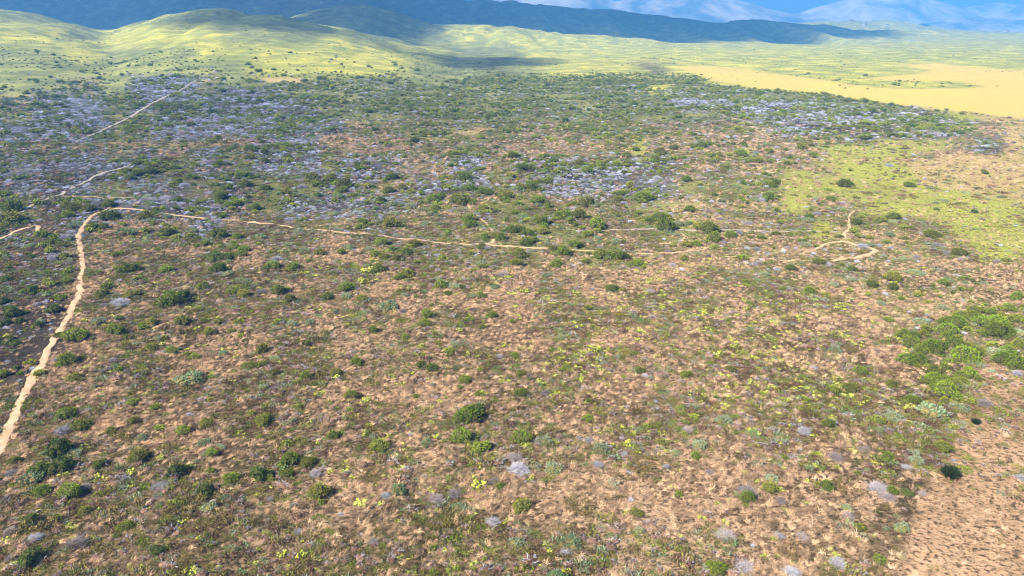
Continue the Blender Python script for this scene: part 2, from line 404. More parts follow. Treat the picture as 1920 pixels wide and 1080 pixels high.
def sticks(s, A, B, w0, w1, rng, m=0):
    """thin three-sided tapered sticks from A to B"""
    d = unit(B - A); e = unit(np.cross(d, rng.normal(0, 1, d.shape))); f = np.cross(d, e)
    ring = [(math.cos(k * 2.0944), math.sin(k * 2.0944)) for k in range(3)]
    a = [A + (e * c + f * q) * w0 for c, q in ring]; b = [B + (e * c + f * q) * w1 for c, q in ring]
    for k in range(3):
        j = (k + 1) % 3
        s.quads(np.stack([a[k], a[j], b[j], b[k]], 1), m)
def green_bush(seed, nleaf=900, ln=.15, wd=.04, lobes=7, hgt=.85, spread=.5):
    """unit-radius rounded bush; returns (leaf soup, stem soup)"""
    rng = np.random.default_rng(seed); s = Soup(); st = Soup()
    cs = [np.array([0, 0, .28 * hgt, .68])]
    for k in range(lobes):
        a = k * 2 * np.pi / lobes + rng.uniform(-.4, .4); r = rng.uniform(.7, 1.35) * spread
        cs.append(np.array([math.cos(a) * r, math.sin(a) * r, rng.uniform(.08, .42) * hgt, rng.uniform(.24, .54)]))
    cs = np.array(cs)
    area = cs[:, 3] ** 2; cnt = (nleaf * area / area.sum()).astype(int)
    for c, n in zip(cs, cnt):
        d = unit(rng.normal(0, 1, (n, 3))); d[:, 2] = np.abs(d[:, 2]) - .25 * (rng.random(n) < .3); d = unit(d)
        P = c[:3] + d * (c[3] * (rng.uniform(.70, 1.02, (n, 1)) + .28 * rng.random((n, 1)) ** 6)) * np.array([1, 1, hgt])
        P[:, 2] = np.maximum(P[:, 2], .01)
        s.quads(leaf_quads(P, unit(d + np.array([0, 0, .35])), rng, ln, wd), 0)
        q, t = ico_dome(c[:3], c[3] * .80, rng, hgt); s.quads(q, 1); s.tris(t, 1)  # inner dome added to each lobe as a light blocker
    stems_into(st, rng, 9, .6, .6 * hgt, .035, 0)
    return s, st
def tuft_bush(seed, n=420):
    """broom-like bush: upright needle blades"""
    rng = np.random.default_rng(seed); s = Soup(); st = Soup()
    a = rng.uniform(0, 2 * np.pi, n); r = np.sqrt(rng.random(n)) * .55
    P = np.stack([np.cos(a) * r, np.sin(a) * r, np.zeros(n)], 1)
    d = unit(np.stack([np.cos(a) * r * 1.1, np.sin(a) * r * 1.1, np.ones(n)], 1) + rng.normal(0, .14, (n, 3)))
    L = rng.uniform(.7, 1.6, (n, 1)); e = unit(np.cross(d, rng.normal(0, 1, (n, 3)))) * .03
    s.quads(np.stack([P - e, P + e, P + d * L * .7 + e, P + d * L * .7 - e], 1), 0)
    s.tris(np.stack([P + d * L * .7 + e * 1.6, P + d * L, P + d * L * .7 - e * 1.6], 1), 0)
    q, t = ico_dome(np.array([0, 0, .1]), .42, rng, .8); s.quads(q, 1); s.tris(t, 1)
    stems_into(st, rng, 6, .3, .5, .03, 0)
    return s, st
def dead_bush(seed, n=150, hgt=.7, w=.022):
    rng = np.random.default_rng(seed); s = Soup()
    a = rng.uniform(0, 2 * np.pi, n); el = rng.uniform(.12, 1.3, n)
    d = np.stack([np.cos(a) * np.cos(el), np.sin(a) * np.cos(el), np.sin(el) * hgt], 1)
    L = rng.uniform(.5, 1.0, (n, 1)); A = rng.normal(0, .09, (n, 3)) * np.array([1, 1, .2]); B = A + d * L
    sticks(s, A, B, w, w * .5, rng)
    for k in range(3):                                                # side twigs
        t = rng.uniform(.35, .9, (n, 1)); P = A + (B - A) * t
        sticks(s, P, P + unit(d + rng.normal(0, .7, (n, 3)) * np.array([1, 1, .6])) * rng.uniform(.15, .38, (n, 1)), w * .6, w * .35, rng)
    q, t = ico_dome(np.array([0, 0, .02]), .55, rng, .5 * hgt / .7); s.quads(q, 1); s.tris(t, 1)
    return s
def flower_clump(seed, heads=24, nleaf=120):
    rng = np.random.default_rng(seed); s = Soup(); f = Soup()
    d = unit(rng.normal(0, 1, (nleaf, 3))); d[:, 2] = np.abs(d[:, 2]) * .5 + .05
    r = np.sqrt(rng.random((nleaf, 1))) * .95; P = d * r * np.array([1, 1, .35])
    s.quads(leaf_quads(P, unit(d + np.array([0, 0, .5])), rng, .26, .07), 0)
    nc = 5; ca = rng.uniform(0, 2 * np.pi, nc); cr = np.sqrt(rng.random(nc)) * .75
    for k in range(heads):
        j = rng.integers(nc); x = math.cos(ca[j]) * cr[j] + rng.normal(0, .17); y = math.sin(ca[j]) * cr[j] + rng.normal(0, .17)
        z = rng.uniform(.18, .5); rr = rng.uniform(.07, .15)
        th = np.linspace(0, 2 * np.pi, 7)[:-1] + rng.uniform(0, 1); tilt = rng.normal(0, .35, 2)
        ring = np.stack([x + np.cos(th) * rr, y + np.sin(th) * rr, z + (np.cos(th) * tilt[0] + np.sin(th) * tilt[1]) * rr], 1)
        top = np.array([x, y, z + rr * .55]); bot = np.array([x, y, z - rr * .45])
        f.tris([[ring[i], ring[(i + 1) % 6], top] for i in range(6)] + [[ring[(i + 1) % 6], ring[i], bot] for i in range(6)], 0)
        f.quads([[[x - .008, y, 0], [x + .008, y, 0], [x + .008, y, z], [x - .008, y, z]]], 1)
    return s, f
def straw_tuft(seed, n=34, lay=.9, lean=(.5, .3)):
    """dry grass: bent blades, most leaning one way"""
    rng = np.random.default_rng(seed); s = Soup()
    P = np.concatenate([rng.normal(0, .20, (n, 2)), np.full((n, 1), -.02)], 1)
    ln = np.array([lean[0], lean[1], 0]) * lay
    d = unit(np.stack([rng.normal(0, .5, n), rng.normal(0, .5, n), rng.uniform(.25, .9, n)], 1) + ln)
    L = rng.uniform(.35, .95, (n, 1)); e = unit(np.cross(d, rng.normal(0, 1, (n, 3)))) * rng.uniform(.014, .030, (n, 1))
    M1 = P + d * L * .55; d2 = unit(d + ln * .7 - np.array([0, 0, .45])); T = M1 + d2 * L * .5
    s.quads(np.stack([P - e, P + e, M1 + e * .9, M1 - e * .9], 1), 0)
    s.tris(np.stack([M1 - e * .9, M1 + e * .9, T], 1), 0)
    return s
def heath_sprig(seed, n=46):
    rng = np.random.default_rng(seed); s = Soup()
    a = rng.uniform(0, 2 * np.pi, n); r = np.sqrt(rng.random(n)) * .8
    P = np.stack([np.cos(a) * r, np.sin(a) * r, rng.uniform(0, .25, n) * (1 - r)], 1)
    s.quads(leaf_quads(P, np.tile([0, 0, .9], (n, 1)) + P * .6, rng, .34, .05), 0)
    return s

# ------------------------------------------------------------------ ground
q = 5.0 * 1.0078 ** np.arange(940)
q = q[q < 7000]
t = np.linspace(-1.12, 1.12, 560)
Q, T = np.meshgrid(q, t, indexing='ij')
GX, GY = (T * Q).ravel(), (Q - 20).ravel()
GZ = height(GX, GY)
zc = zone(GX, GY, GZ)
nr, ncq = Q.shape
idx = np.arange(nr * ncq).reshape(nr, ncq)
quads = np.stack([idx[:-1, :-1], idx[:-1, 1:], idx[1:, 1:], idx[1:, :-1]], -1).reshape(-1, 4)
me = mesh_np('ground', np.stack([GX, GY, GZ], 1), quads, mats=(ground_material(),), smooth=True)
for nm, sl in (('soil_main', slice(0, 3)), ('soil_other', slice(3, 6))):
    at_ = me.attributes.new(nm, 'FLOAT_COLOR', 'POINT')
    at_.data.foreach_set('color', np.concatenate([zc[:, sl], np.ones((len(GX), 1))], 1).astype(np.float32).ravel())
link('ground', me, kind='structure')

# ------------------------------------------------------------------ footpaths
PTS = {}
PATH_KEEP = []
def footpath(name, px, width, mat, seed=1, ragged=.75, keep=True):
    P = np.array([at(*p)[:2] for p in px])
    # Catmull-Rom through the points
    E = np.vstack([2 * P[0] - P[1], P, 2 * P[-1] - P[-2]]); C = []
    for i in range(1, len(E) - 2):
        n = max(3, int(np.linalg.norm(E[i + 1] - E[i]) / 0.45))
        for t_ in np.arange(n) / n:
            C.append(.5 * (2 * E[i] + (E[i + 1] - E[i - 1]) * t_ + (2 * E[i - 1] - 5 * E[i] + 4 * E[i + 1] - E[i + 2]) * t_ ** 2 + (3 * E[i] - E[i - 1] - 3 * E[i + 1] + E[i + 2]) * t_ ** 3))
    C.append(P[-1]); C = np.array(C)
    C = C + np.stack([(vnoise(C[:, 1] / 3, C[:, 0] * 0, seed) - .5) * .5, (vnoise(C[:, 0] / 3, C[:, 1] * 0, seed + 5) - .5) * .5], 1)
    d = unit(np.gradient(C, axis=0)); nrm = np.stack([-d[:, 1], d[:, 0]], 1)
    s = np.concatenate([[0], np.cumsum(np.linalg.norm(np.diff(C, axis=0), axis=1))])
    w = np.interp(s, np.linspace(0, s[-1], len(width)), width) * .29
    cols = []
    for k in np.linspace(-1, 1, 7):
        ww = w * (1 + ragged * (fbm(s / .8, s * 0 + (3 if k < 0 else 9), seed) - .5) * 2 * abs(k)); cols.append(C + nrm * (ww * k)[:, None])
    G = np.stack(cols, 1); X, Y = G[..., 0].ravel(), G[..., 1].ravel()
    Z = height(X, Y) + .05 + np.tile(np.array([-.05, 0, -.02, .01, -.02, 0, -.05]), len(C)) + np.clip(Y / 3000, 0, .2)
    id_ = np.arange(len(X)).reshape(-1, 7)
    qd = np.stack([id_[:-1, :-1], id_[:-1, 1:], id_[1:, 1:], id_[1:, :-1]], -1).reshape(-1, 4)[:, ::-1]
    pm = mesh_np(name, np.stack([X, Y, Z], 1), qd, mats=(mat,), smooth=True)
    pm.attributes.new('edge', 'FLOAT', 'POINT').data.foreach_set('value', np.tile([1, .45, .1, .3, .1, .45, 1], len(C)).astype(np.float32))
    link(name, pm, kind='structure')
    if keep: PATH_KEEP.append((C, w))
sand = path_material('trodden_sand', (.66, .45, .30), (.46, .30, .19), -.035)
pale = path_material('pale_track_sand', (.50, .46, .42), (.32, .29, .26), .02)
dusty = path_material('dusty_trail_earth', (.62, .47, .29), (.48, .35, .20), .0)
footpath('footpath', [(-30, 880), (0, 830), (20, 785), (42, 742), (75, 685), (103, 638), (125, 600), (143, 555), (157, 505), (153, 470), (148, 447), (156, 425), (172, 404), (200, 393), (240, 392), (290, 399), (390, 410), (480, 418), (600, 432), (700, 440), (780, 449), (860, 457)],
         [1.5, 1.5, 1.4, 1.3, 1.2, 1.2, 1.3, 1.2, 1.1, 1.1, 1.1, 1.0, 1.0, .9], sand, 3)
footpath('footpath', [(855, 456.5), (960, 462), (1030, 466), (1110, 470), (1190, 477), (1290, 472), (1340, 462)], [.9, 1.1, .9, .7, .8, .6], dusty, 8)
footpath('track', [(-30, 432), (20, 410), (60, 386), (85, 374), (115, 364), (132, 354), (160, 342), (190, 326), (236, 313), (262, 301)], [.9, 1.0, 1.4, 1.5, 1.3, 1.8, 2.2, 1.4], pale, 12)
footpath('track', [(118, 368), (150, 369), (195, 372), (250, 371)], [.7, .8, .7], dusty, 14)
footpath('track', [(148, 262), (195, 243), (240, 222), (275, 200), (310, 182), (350, 162), (386, 141)], [1.4, 2.2, 2.4, 1.8, 1.2], pale, 18)
footpath('footpath', [(-20, 458), (20, 440), (48, 428), (66, 425), (74, 436)], [1.2, 1.3, 1.4, 1.2], sand, 22)
footpath('footpath', [(838, 292), (830, 306), (812, 318), (822, 332)], [1.0, .9], dusty, 25, keep=False)
footpath('footpath', [(928, 364), (905, 380), (878, 384), (888, 398), (905, 415), (922, 433)], [.6, .7, .8, .9], dusty, 27, keep=False)
footpath('footpath', [(928, 448), (922, 456), (900, 461)], [1.2, .8], dusty, 28)
footpath('footpath', [(1583, 450), (1584, 437), (1592, 425), (1594, 405), (1600, 396)], [1.3, 1.0, .7, .6], dusty, 31)
footpath('footpath', [(1592, 425), (1582, 410), (1568, 402)], [.6, .6], dusty, 33, keep=False)
footpath('footpath', [(1500, 478), (1540, 462), (1583, 452), (1610, 462), (1640, 470), (1612, 482), (1560, 490)], [.9, 1.1, 1.2, 1.4, 2.0, 1.2], dusty, 35)
footpath('footpath', [(1080, 433), (1180, 431), (1290, 432), (1400, 432), (1500, 434), (1570, 434)], [.6, .8, .9, .8], pale, 37)
footpath('footpath', [(1355, 215), (1400, 232), (1440, 255), (1480, 272)], [2.4, 4, 2], dusty, 39, keep=False)
footpath('footpath', [(1340, 478), (1420, 484), (1500, 488), (1600, 484)], [.5, .7, .8], dusty, 41, keep=False)
def path_clear(X, Y, extra=.3):
    ok = np.ones(len(X), bool)
    for C, w in PATH_KEEP:
        lo, hi = C.min(0) - 3, C.max(0) + 3
        sel = np.where((X > lo[0]) & (X < hi[0]) & (Y > lo[1]) & (Y < hi[1]))[0]
        for k in range(0, len(sel), 4000):
            s_ = sel[k:k + 4000]
            D = np.hypot(X[s_, None] - C[None, :, 0], Y[s_, None] - C[None, :, 1])
            j = D.argmin(1); ok[s_] &= D[np.arange(len(s_)), j] > w[j] * .8 + (extra if np.isscalar(extra) else extra[s_])
    return ok

# ------------------------------------------------------------------ plants placed one by one: (u, v of the middle, width in the photo)
PLACED = {
'green': '''128,668,38 57,677,20 8,697,25 140,705,26 73,697,22 222,689,18 249,752,22 291,760,20 389,789,28 469,681,26 210,803,26 153,791,34 81,915,30 130,913,44
187,864,28 259,848,46 397,844,28 395,880,20 432,893,32 544,856,34 579,862,32 538,884,26 538,829,20 627,813,26 599,915,44 161,954,32 236,982,32 575,701,24 630,695,22 668,675,26
585,717,18 513,695,24 493,783,32 473,772,16 487,817,16 285,648,26 322,652,24 365,666,22 249,732,18 880,775,50 713,830,40 901,832,42 864,813,36 976,815,34 872,707,28 1037,654,16 899,738,18
1103,780,20 937,909,20 1192,958,22 1302,779,18 1284,811,16 1337,1058,24 909,1045,14 844,656,24 1645,782,28 1552,792,22 1665,852,26 1472,857,18 1445,912,30 1400,927,38 1550,907,30
1612,985,22 1345,1060,36 1650,1045,24 1562,727,30 1592,722,32 1775,617,26 1790,602,30 1770,600,22 1822,590,30 1840,600,26 1867,600,40 1870,617,38 1890,620,22 1905,595,24 1800,590,24
1745,647,40 1727,652,26 1790,640,28 1762,647,24 1700,670,30 1720,672,28 1800,665,40 1825,657,30 1820,675,26 1880,670,34 1902,677,36 1890,655,30 1750,707,34 1765,712,36 1775,732,36
1760,727,26 1795,742,20 1800,712,24 1820,700,22 1692,627,26 1710,640,26 1710,747,24 1672,717,28 1610,690,30 315,430,32 313,502,24 322,555,46 273,403,30 210,402,34 512,493,30 550,497,26 457,463,26
445,440,26 437,543,22 522,540,30 545,557,26 615,552,26 192,548,26 247,548,26 113,553,22 143,623,42 218,615,34 343,597,32 432,617,18 127,380,28 72,377,22 20,383,44 23,403,46 205,378,26
880,418,24 907,442,22 927,440,22 940,443,24 960,427,26 973,427,24 987,450,30 1000,447,22 990,433,26 1017,430,26 1077,455,28 1087,457,20 1057,467,34 1037,463,20 1127,473,30 1140,475,30 1160,475,32
1173,477,20 978,473,26 1042,492,26 1193,493,30 778,453,26 717,450,30 735,465,20 762,470,24 720,478,20 763,510,28 750,517,22 712,500,26 650,535,28 678,557,22 803,587,26 922,588,22 827,532,24 840,547,18
1007,370,34 1057,397,34 1120,417,34 1250,420,34 1100,375,34 1160,372,26 1203,365,34 867,370,40 820,380,18 733,413,34 1103,575,18 1150,537,28 903,552,20 1580,340,28 1603,367,14 1673,402,26
1293,388,24 1330,423,40 1310,421,26 1337,443,30 1305,453,26 1372,437,24 1600,430,20 1392,480,18 1533,487,24 1677,517,32 1800,470,24 680,412,26 640,470,20 600,470,22 1430,590,14 880,596,16 1470,540,12
350,660,18 450,600,20 520,600,20 575,640,20 700,615,22 760,630,20 820,640,18 905,610,16 960,600,14 1055,690,14 1110,610,12 20,760,18 300,800,20 560,760,18 655,765,16 780,740,14''',
'dark': '''112,832,56 118,864,50 73,876,40 330,876,40 485,884,40 385,913,34 55,1041,44 295,1027,30 405,480,32 423,480,24 410,500,34 343,550,26 195,422,20 100,575,30 10,602,24 38,598,20 23,580,36 110,625,20
1829,790,14 1780,885,30 1700,920,24 895,762,30 1595,345,20 1827,395,14 5,560,26 60,540,26 30,640,24 70,605,22 12,520,24''',  # the one just behind the largest bush stands in for its cast shadow
'blue': '''359,703,44 418,658,22 267,815,26 1037,870,40 1125,836,36 1310,829,34 799,825,28 648,781,16 1355,782,32 1675,775,30 1717,857,30 1447,892,32 1865,655,34 1750,765,38 1565,652,28
240,430,32 187,597,26 157,623,20 547,603,28 730,567,34 773,383,22 733,377,28 1510,455,24 1720,507,30 1670,437,20 980,405,20 655,460,20 490,440,26 570,465,22 580,600,20 1730,600,22 1905,620,26 560,430,22''',
'dead': '''214,670,22 22,880,26 161,905,30 302,901,42 591,880,32 20,988,36 67,1001,30 143,1009,48 234,889,32 558,992,20 966,848,44 972,868,48 1103,819,26 1121,864,28 925,895,26 819,925,44 852,917,36 925,970,36
1009,821,22 1507,802,32 1565,847,42 1620,835,30 1402,910,44 1465,932,34 1645,905,44 1665,925,36 1360,990,52 1505,997,36 1395,1050,46 1570,1045,44 1730,920,22 1915,890,26 1525,685,20 1907,695,24 520,480,26 490,540,30
457,560,16 195,567,20 227,560,36 118,472,28 130,488,20 123,440,30 943,507,30 882,499,12 1617,455,28 1757,453,28 1418,463,20 1400,462,18 1040,455,18 1010,440,16 300,430,22 330,800,18 1290,800,26 1330,880,24 1210,700,18
20,1040,24 700,1010,26 640,960,20 1060,1030,26 1180,880,20 1250,870,20 1460,1000,24 1590,960,30 1700,870,24 590,690,16 690,300,16 1845,750,26''',
'clump': '''45,752,16 157,834,30 245,909,14 198,893,18 530,1033,26 568,1012,12 676,935,34 448,807,16 685,807,22 893,898,44 675,937,30 715,941,18 1174,958,20 1261,909,16 1276,1002,12 750,1039,20 770,1070,24 876,660,16
1415,805,26 1437,800,14 1567,870,20 1605,820,16 1395,882,20 1535,882,14 158,597,18 353,573,18 690,500,34 680,520,30 650,530,22 700,485,20 960,545,26 985,540,22 1080,545,20 1240,550,20 1330,610,24 1450,600,22 1500,590,20
1360,700,20 1220,720,20 1130,690,18 1440,655,20 1600,640,18 1700,760,16 1330,760,16 1420,830,16 780,660,16 1640,600,20 1580,570,20''',
'heath': '''346,929,70 187,1021,60 342,1049,60 823,966,60 1035,791,50 1585,900,50 1560,1060,56 1595,642,44 250,600,40 600,690,44 480,740,50 700,700,44 420,960,50 700,880,60 1130,760,46 1200,860,56 1480,1020,56 1080,930,60 560,1060,60 130,760,40''',
}
LAND = {'the largest round bush': (880, 775), 'the big pinkish bush': (970, 858), 'the spiky black-green bush': (1780, 885), 'the bluish twiggy bush': (143, 1009),
 'the footpath bend': (160, 412), 'the track fork': (115, 366), "the yellow field's tip": (1280, 128), 'the trail loop': (1590, 415), 'the round-bush thicket': (1800, 660),
 'the pale footpath bush': (943, 507), 'the solitary round bush': (315, 430), 'the joined dark bushes': (114, 846), 'the short side trail': (915, 430), 'the widest flower clump': (893, 900),
 'the lime-green grass': (1760, 390), 'the bare orange sand': (1860, 980), 'the widest footpath end': (25, 790), 'the brown-centred heath': (346, 929),
 'the twin grey bushes': (835, 921), 'the flat whitened bush': (302, 901), 'the blue-grey bush': (359, 703), 'the purplish dry grass': (1450, 600), 'the broad twiggy bush': (1360, 990)}
ORD = ['nearest', 'second', 'third', 'fourth', 'fifth', 'sixth', 'seventh', 'eighth', 'ninth', 'tenth', 'eleventh', 'twelfth', 'thirteenth', 'fourteenth', 'fifteenth', 'sixteenth', 'seventeenth', 'eighteenth', 'nineteenth', 'twentieth'] + ['%d%s' % (n, {1: 'st', 2: 'nd', 3: 'rd'}.get(n % 10, 'th')) for n in range(21, 90)]
KINDS = {  # key: name, category, words, group, variants, height
 'green': ('green_shrub', 'shrub', 'leafy green shrub', 'green shrubs dotted over the dry veld'),
 'dark': ('dark_shrub', 'shrub', 'dark green shrub', 'dark shrubs on the dry veld'),  # also names the added stand-in for the largest bush's shadow
 'blue': ('grey_green_shrub', 'shrub', 'grey-green shrub', 'grey-green shrubs on the veld'),
 'dead': ('dead_shrub', 'dead shrub', 'bleached dead shrub', 'bleached dead shrubs on the veld'),
 'clump': ('flower_clump', 'wildflowers', 'yellow wildflower clump', 'yellow flower clumps in the dry grass'),
 'heath': ('heath_mat', 'heath', 'olive-brown heath mat', 'spreading heath mats in the dry grass'),
}
SPECIAL = {('green', 880, 775): 'largest round green bush, domed, casting shade over dry straw', ('dark', 1780, 885): 'lone spiky black-green bush standing on bare orange sand',
 ('dark', 1829, 790): 'tiny upright dark bush alone on the bare orange sand', ('dead', 972, 868): 'big pinkish grey dead bush, lower half of a tall pair',
 ('dead', 966, 848): 'grey dead bush forming the narrow top of the pinkish pair', ('dead', 143, 1009): 'bluish twiggy dead bush with open branches beside green heath',
 ('dark', 112, 832): 'big dark green bush, upper one of the joined dark pair', ('dark', 118, 864): 'big dark green bush, lower one of the joined dark pair',
 ('green', 315, 430): 'solitary round green bush just under the sandy footpath', ('dead', 943, 507): 'pale bleached bush alone on tan grass below the footpath',
 ('clump', 893, 898): 'widest clump of yellow wildflowers beside small grey twigs', ('blue', 1037, 870): 'round green bush with a pale bluish grey rim',
 ('heath', 346, 929): 'flattened heath ring with a bare brown middle', ('dead', 302, 901): 'flat whitened dead bush touching a dark round shrub',
 ('blue', 359, 703): 'broad blue-grey leafy bush among straw and small green shrubs'}

# prototypes: per kind a list of (main mesh, child mesh or None, child name)
PROTO = {}
def protos():
    L = []
    for k in range(6):
        s, st = green_bush(10 + k, 1000, .15, .036, 6 + k % 3, 1.0 + .12 * (k % 3))
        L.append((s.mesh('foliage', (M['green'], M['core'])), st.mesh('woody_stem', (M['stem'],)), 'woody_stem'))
    PROTO['green'] = L
    L = []
    for k in range(4):
        s, st = green_bush(40 + k, 1000, .14, .035, 7, 1.05) if k != 3 else tuft_bush(50, 900)
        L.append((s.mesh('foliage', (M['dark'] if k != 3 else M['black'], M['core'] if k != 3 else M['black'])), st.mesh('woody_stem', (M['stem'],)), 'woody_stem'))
    PROTO['dark'] = L
    L = []
    for k in range(4):
        s, st = green_bush(60 + k, 520, .20, .045, 6, .7)
        L.append((s.mesh('foliage', (M['blue'], M['olive'])), st.mesh('woody_stem', (M['stem'],)), 'woody_stem'))
    PROTO['blue'] = L
    PROTO['dead'] = [(dead_bush(80 + k, 190 + 40 * k, .55 + .1 * (k % 3), .011 + .003 * (k % 3)).mesh('dead_shrub', (M['dead'], M['deadcore'])), None, '') for k in range(5)]
    L = []
    for k in range(5):
        s, f = flower_clump(100 + k)
        L.append((s.mesh('leaves', (M['lime'],)), f.mesh('blossoms', (M['yellow'], M['lime'])), 'blossoms'))
    PROTO['clump'] = L
    L = []
    for k in range(4):
        rng = np.random.default_rng(130 + k); s = Soup(); n = 700
        a = rng.uniform(0, 2 * np.pi, n); r = (np.sqrt(rng.random(n)) if k else .45 + .55 * np.sqrt(rng.random(n)))
        P = np.stack([np.cos(a) * r, np.sin(a) * r * .8, .22 * vnoise(np.cos(a) * r * 3 + 9, np.sin(a) * r * 3 + 9, k)], 1)
        P = P * (vnoise(np.cos(a) * 2 + 5, np.sin(a) * 2 + 5, k + 70)[:, None] * .6 + .6)
        s.quads(leaf_quads(P, np.tile([0, 0, 1.0], (n, 1)) + P * .3, rng, .15, .026), 0)
        L.append((s.mesh('heath_mat', (M['olive'],)), None, ''))
    PROTO['heath'] = L
protos()

# ------------------------------------------------------------------ scattered plants
rngw = np.random.default_rng(7)
def sample(n, y0, y1, power=1.0):
    """points over the visible ground, even per m2 for power 1, thinning with distance below that"""
    e = 1.0 + power
    Y = (rngw.random(n) * (y1 ** e - y0 ** e) + y0 ** e) ** (1 / e)
    half = .76 * Y + 14
    X = rngw.uniform(-1, 1, n) * half
    return X, Y
def scatter(key, col, dmax, y0, y1, clump, seed, boost=1.0, power=1.0):
    """rejection sampling against the zone densities"""
    area = ((.76 * (y1 ** 2 - y0 ** 2)) + 28 * (y1 - y0))
    n = int(area * dmax)
    X, Y = sample(n, y0, y1, power)
    Z = height(X, Y); D = zone(X, Y, Z)[:, col] * boost
    c = fbm(X / clump, Y / (clump * .6), seed, 3)
    if key == 'straw': c = 1 - fbm(X / 5.5, Y / 5.5, 231, 3) - .5 * (fbm(X / 19, Y / 19, 233, 2) - .5) - .9 * (fbm(X / 1.1, Y / 1.1, 235, 2) - .5)
    if key == 'heath': c = fbm(X / 5.5, Y / 5.5, 231, 3) + .5 * (fbm(X / 19, Y / 19, 233, 2) - .5)
    D = D * (np.clip((c - .36) * 6.0, .05, 2.2) if key not in ('dead', 'clump') else np.clip((c - .28) * 3.5, .2, 1.2) if key == 'clump' else np.clip((c - .30) * 4.5, .15, 1.6))
    keep = rngw.random(n) * dmax < D
    return X[keep], Y[keep], Z[keep]
ALL = {k: [] for k in KINDS}
PXM = lambda Y, Z=0: F / (Y * CP + HC * SP)          # pixels per metre at that depth
def slant(x, y): return math.sqrt(x * x + y * y + HC * HC)
for k, txt in PLACED.items():
    for tok in txt.split():
        u, v, w = (float(a) for a in tok.split(','))
        r = .5 * w / (F / 60) ; x, y, z = at(u, v + .30 * w)
        r = .5 * w / float(PXM(y)) * (1.25 if u > 1685 and 570 < v < 770 else 1.0); ALL[k].append((x, y, z, r, True, int(u), int(v)))
def sizes(n, mu, sg, lo, hi): return np.clip(np.exp(rngw.normal(math.log(mu), sg, n)), lo, hi)
SC = [('green', 6, .90, 26, 520, 12, 201, (.42, .50, .16, 1.4)), ('dead', 7, 1.5, 26, 420, 8, 203, (.30, .50, .13, 1.2)),
      ('blue', 8, .12, 26, 380, 12, 205, (.45, .35, .2, 1.1)), ('clump', 9, 3.6, 26, 200, 7, 207, (.235, .40, .10, .6))]
for k, col, dm, y0, y1, cl, sd, (mu, sg, lo, hi) in SC:
    X, Y, Z = scatter(k, col, dm, y0, y1, cl, sd)
    rr = np.minimum(sizes(len(X), mu, sg, lo, hi), np.where(Y < 110, .85, 9)) * np.clip(.85 + Y / 700, .9, 1.4)
    ok = path_clear(X, Y, rr * .7)
    # nothing grows through a placed plant
    P = np.array([(p[0], p[1], p[3]) for p in ALL[k]])
    near = Y < 130
    dd = np.ones(len(X), bool)
    if len(P):
        i = np.where(near)[0]
        D = np.hypot(X[i, None] - P[None, :, 0], Y[i, None] - P[None, :, 1])
        dd[i] = (D > P[None, :, 2] * .8 + rr[i, None] * .5).all(1)
    ok &= dd
    for a in zip(X[ok], Y[ok], Z[ok], rr[ok]): ALL[k].append((*map(float, a), False, 0, 0))
for k in ('green', 'dark'):                       # small companions crowding round the placed bushes
    for p in [p for p in ALL[k] if p[4]]:
        for _ in range(int(rngw.integers(0, 4))):
            a_ = rngw.uniform(0, 6.28); d_ = p[3] * rngw.uniform(.75, 1.25); x_, y_ = p[0] + math.cos(a_) * d_, p[1] + math.sin(a_) * d_
            ALL[('green', 'blue', 'green')[int(rngw.integers(0, 3))]].append((x_, y_, float(height(np.array([x_]), np.array([y_]))[0]), p[3] * rngw.uniform(.22, .55), False, 0, 0))
# far specks on the hills
X, Y = sample(260000, 380, 2300, .8)
Z = height(X, Y); D = zone(X, Y, Z)[:, 6]
c = fbm(X / 60, Y / 60, 211, 4)
keep = rngw.random(len(X)) < np.clip(D / .03, 0.05, 1) * np.clip((c - .45) * 7, 0.02, 1)
FAR_PTS = (X[keep], Y[keep], Z[keep], sizes(keep.sum(), .30, .42, .16, .9))

def in_view(x, y, z, r):
    u, v = project(np.array([x]), np.array([y]), np.array([z]))
    m = r * float(PXM(y))
    return -m < u[0] < 1920 + m and -m < v[0] < 1080 + m
def landmark_label(items, words):
    """kind words + rank from the nearest landmark on the way to another one"""
    names = list(LAND); LP = np.array([LAND[n] for n in names], float)
    LP2 = LP * np.array([1, 1.6])
    buckets = {}
    for i, it in enumerate(items):
        u, v = it['uv']; p = np.array([u, v * 1.6]); d = np.hypot(*(LP2 - p).T)
        a = int(d.argmin()); dirv = p - LP2[a]; ang = math.atan2(dirv[1], dirv[0]); best, bd = None, 9
        for j in range(len(names)):
            if j == a: continue
            e = LP2[j] - LP2[a]
            if np.hypot(*e) < 230: continue
            da = abs((math.atan2(e[1], e[0]) - ang + math.pi) % (2 * math.pi) - math.pi)
            if da < bd: best, bd = j, da
        buckets.setdefault((a, best), []).append((float(d[a]), i))
    for (a, b), lst in buckets.items():
        lst.sort()
        for k, (_, i) in enumerate(lst):
            it = items[i]; w = it['px']
            size = 'big' if w > 36 else 'small' if w < 20 else 'mid-sized'
            o = ORD[k] if k < len(ORD) else None
            it['label'] = f"{size} {words}, {o} from {names[a]} towards {names[b]}" if o else f"{words} farther out between {names[a]} and {names[b]}"
STUFF = {}
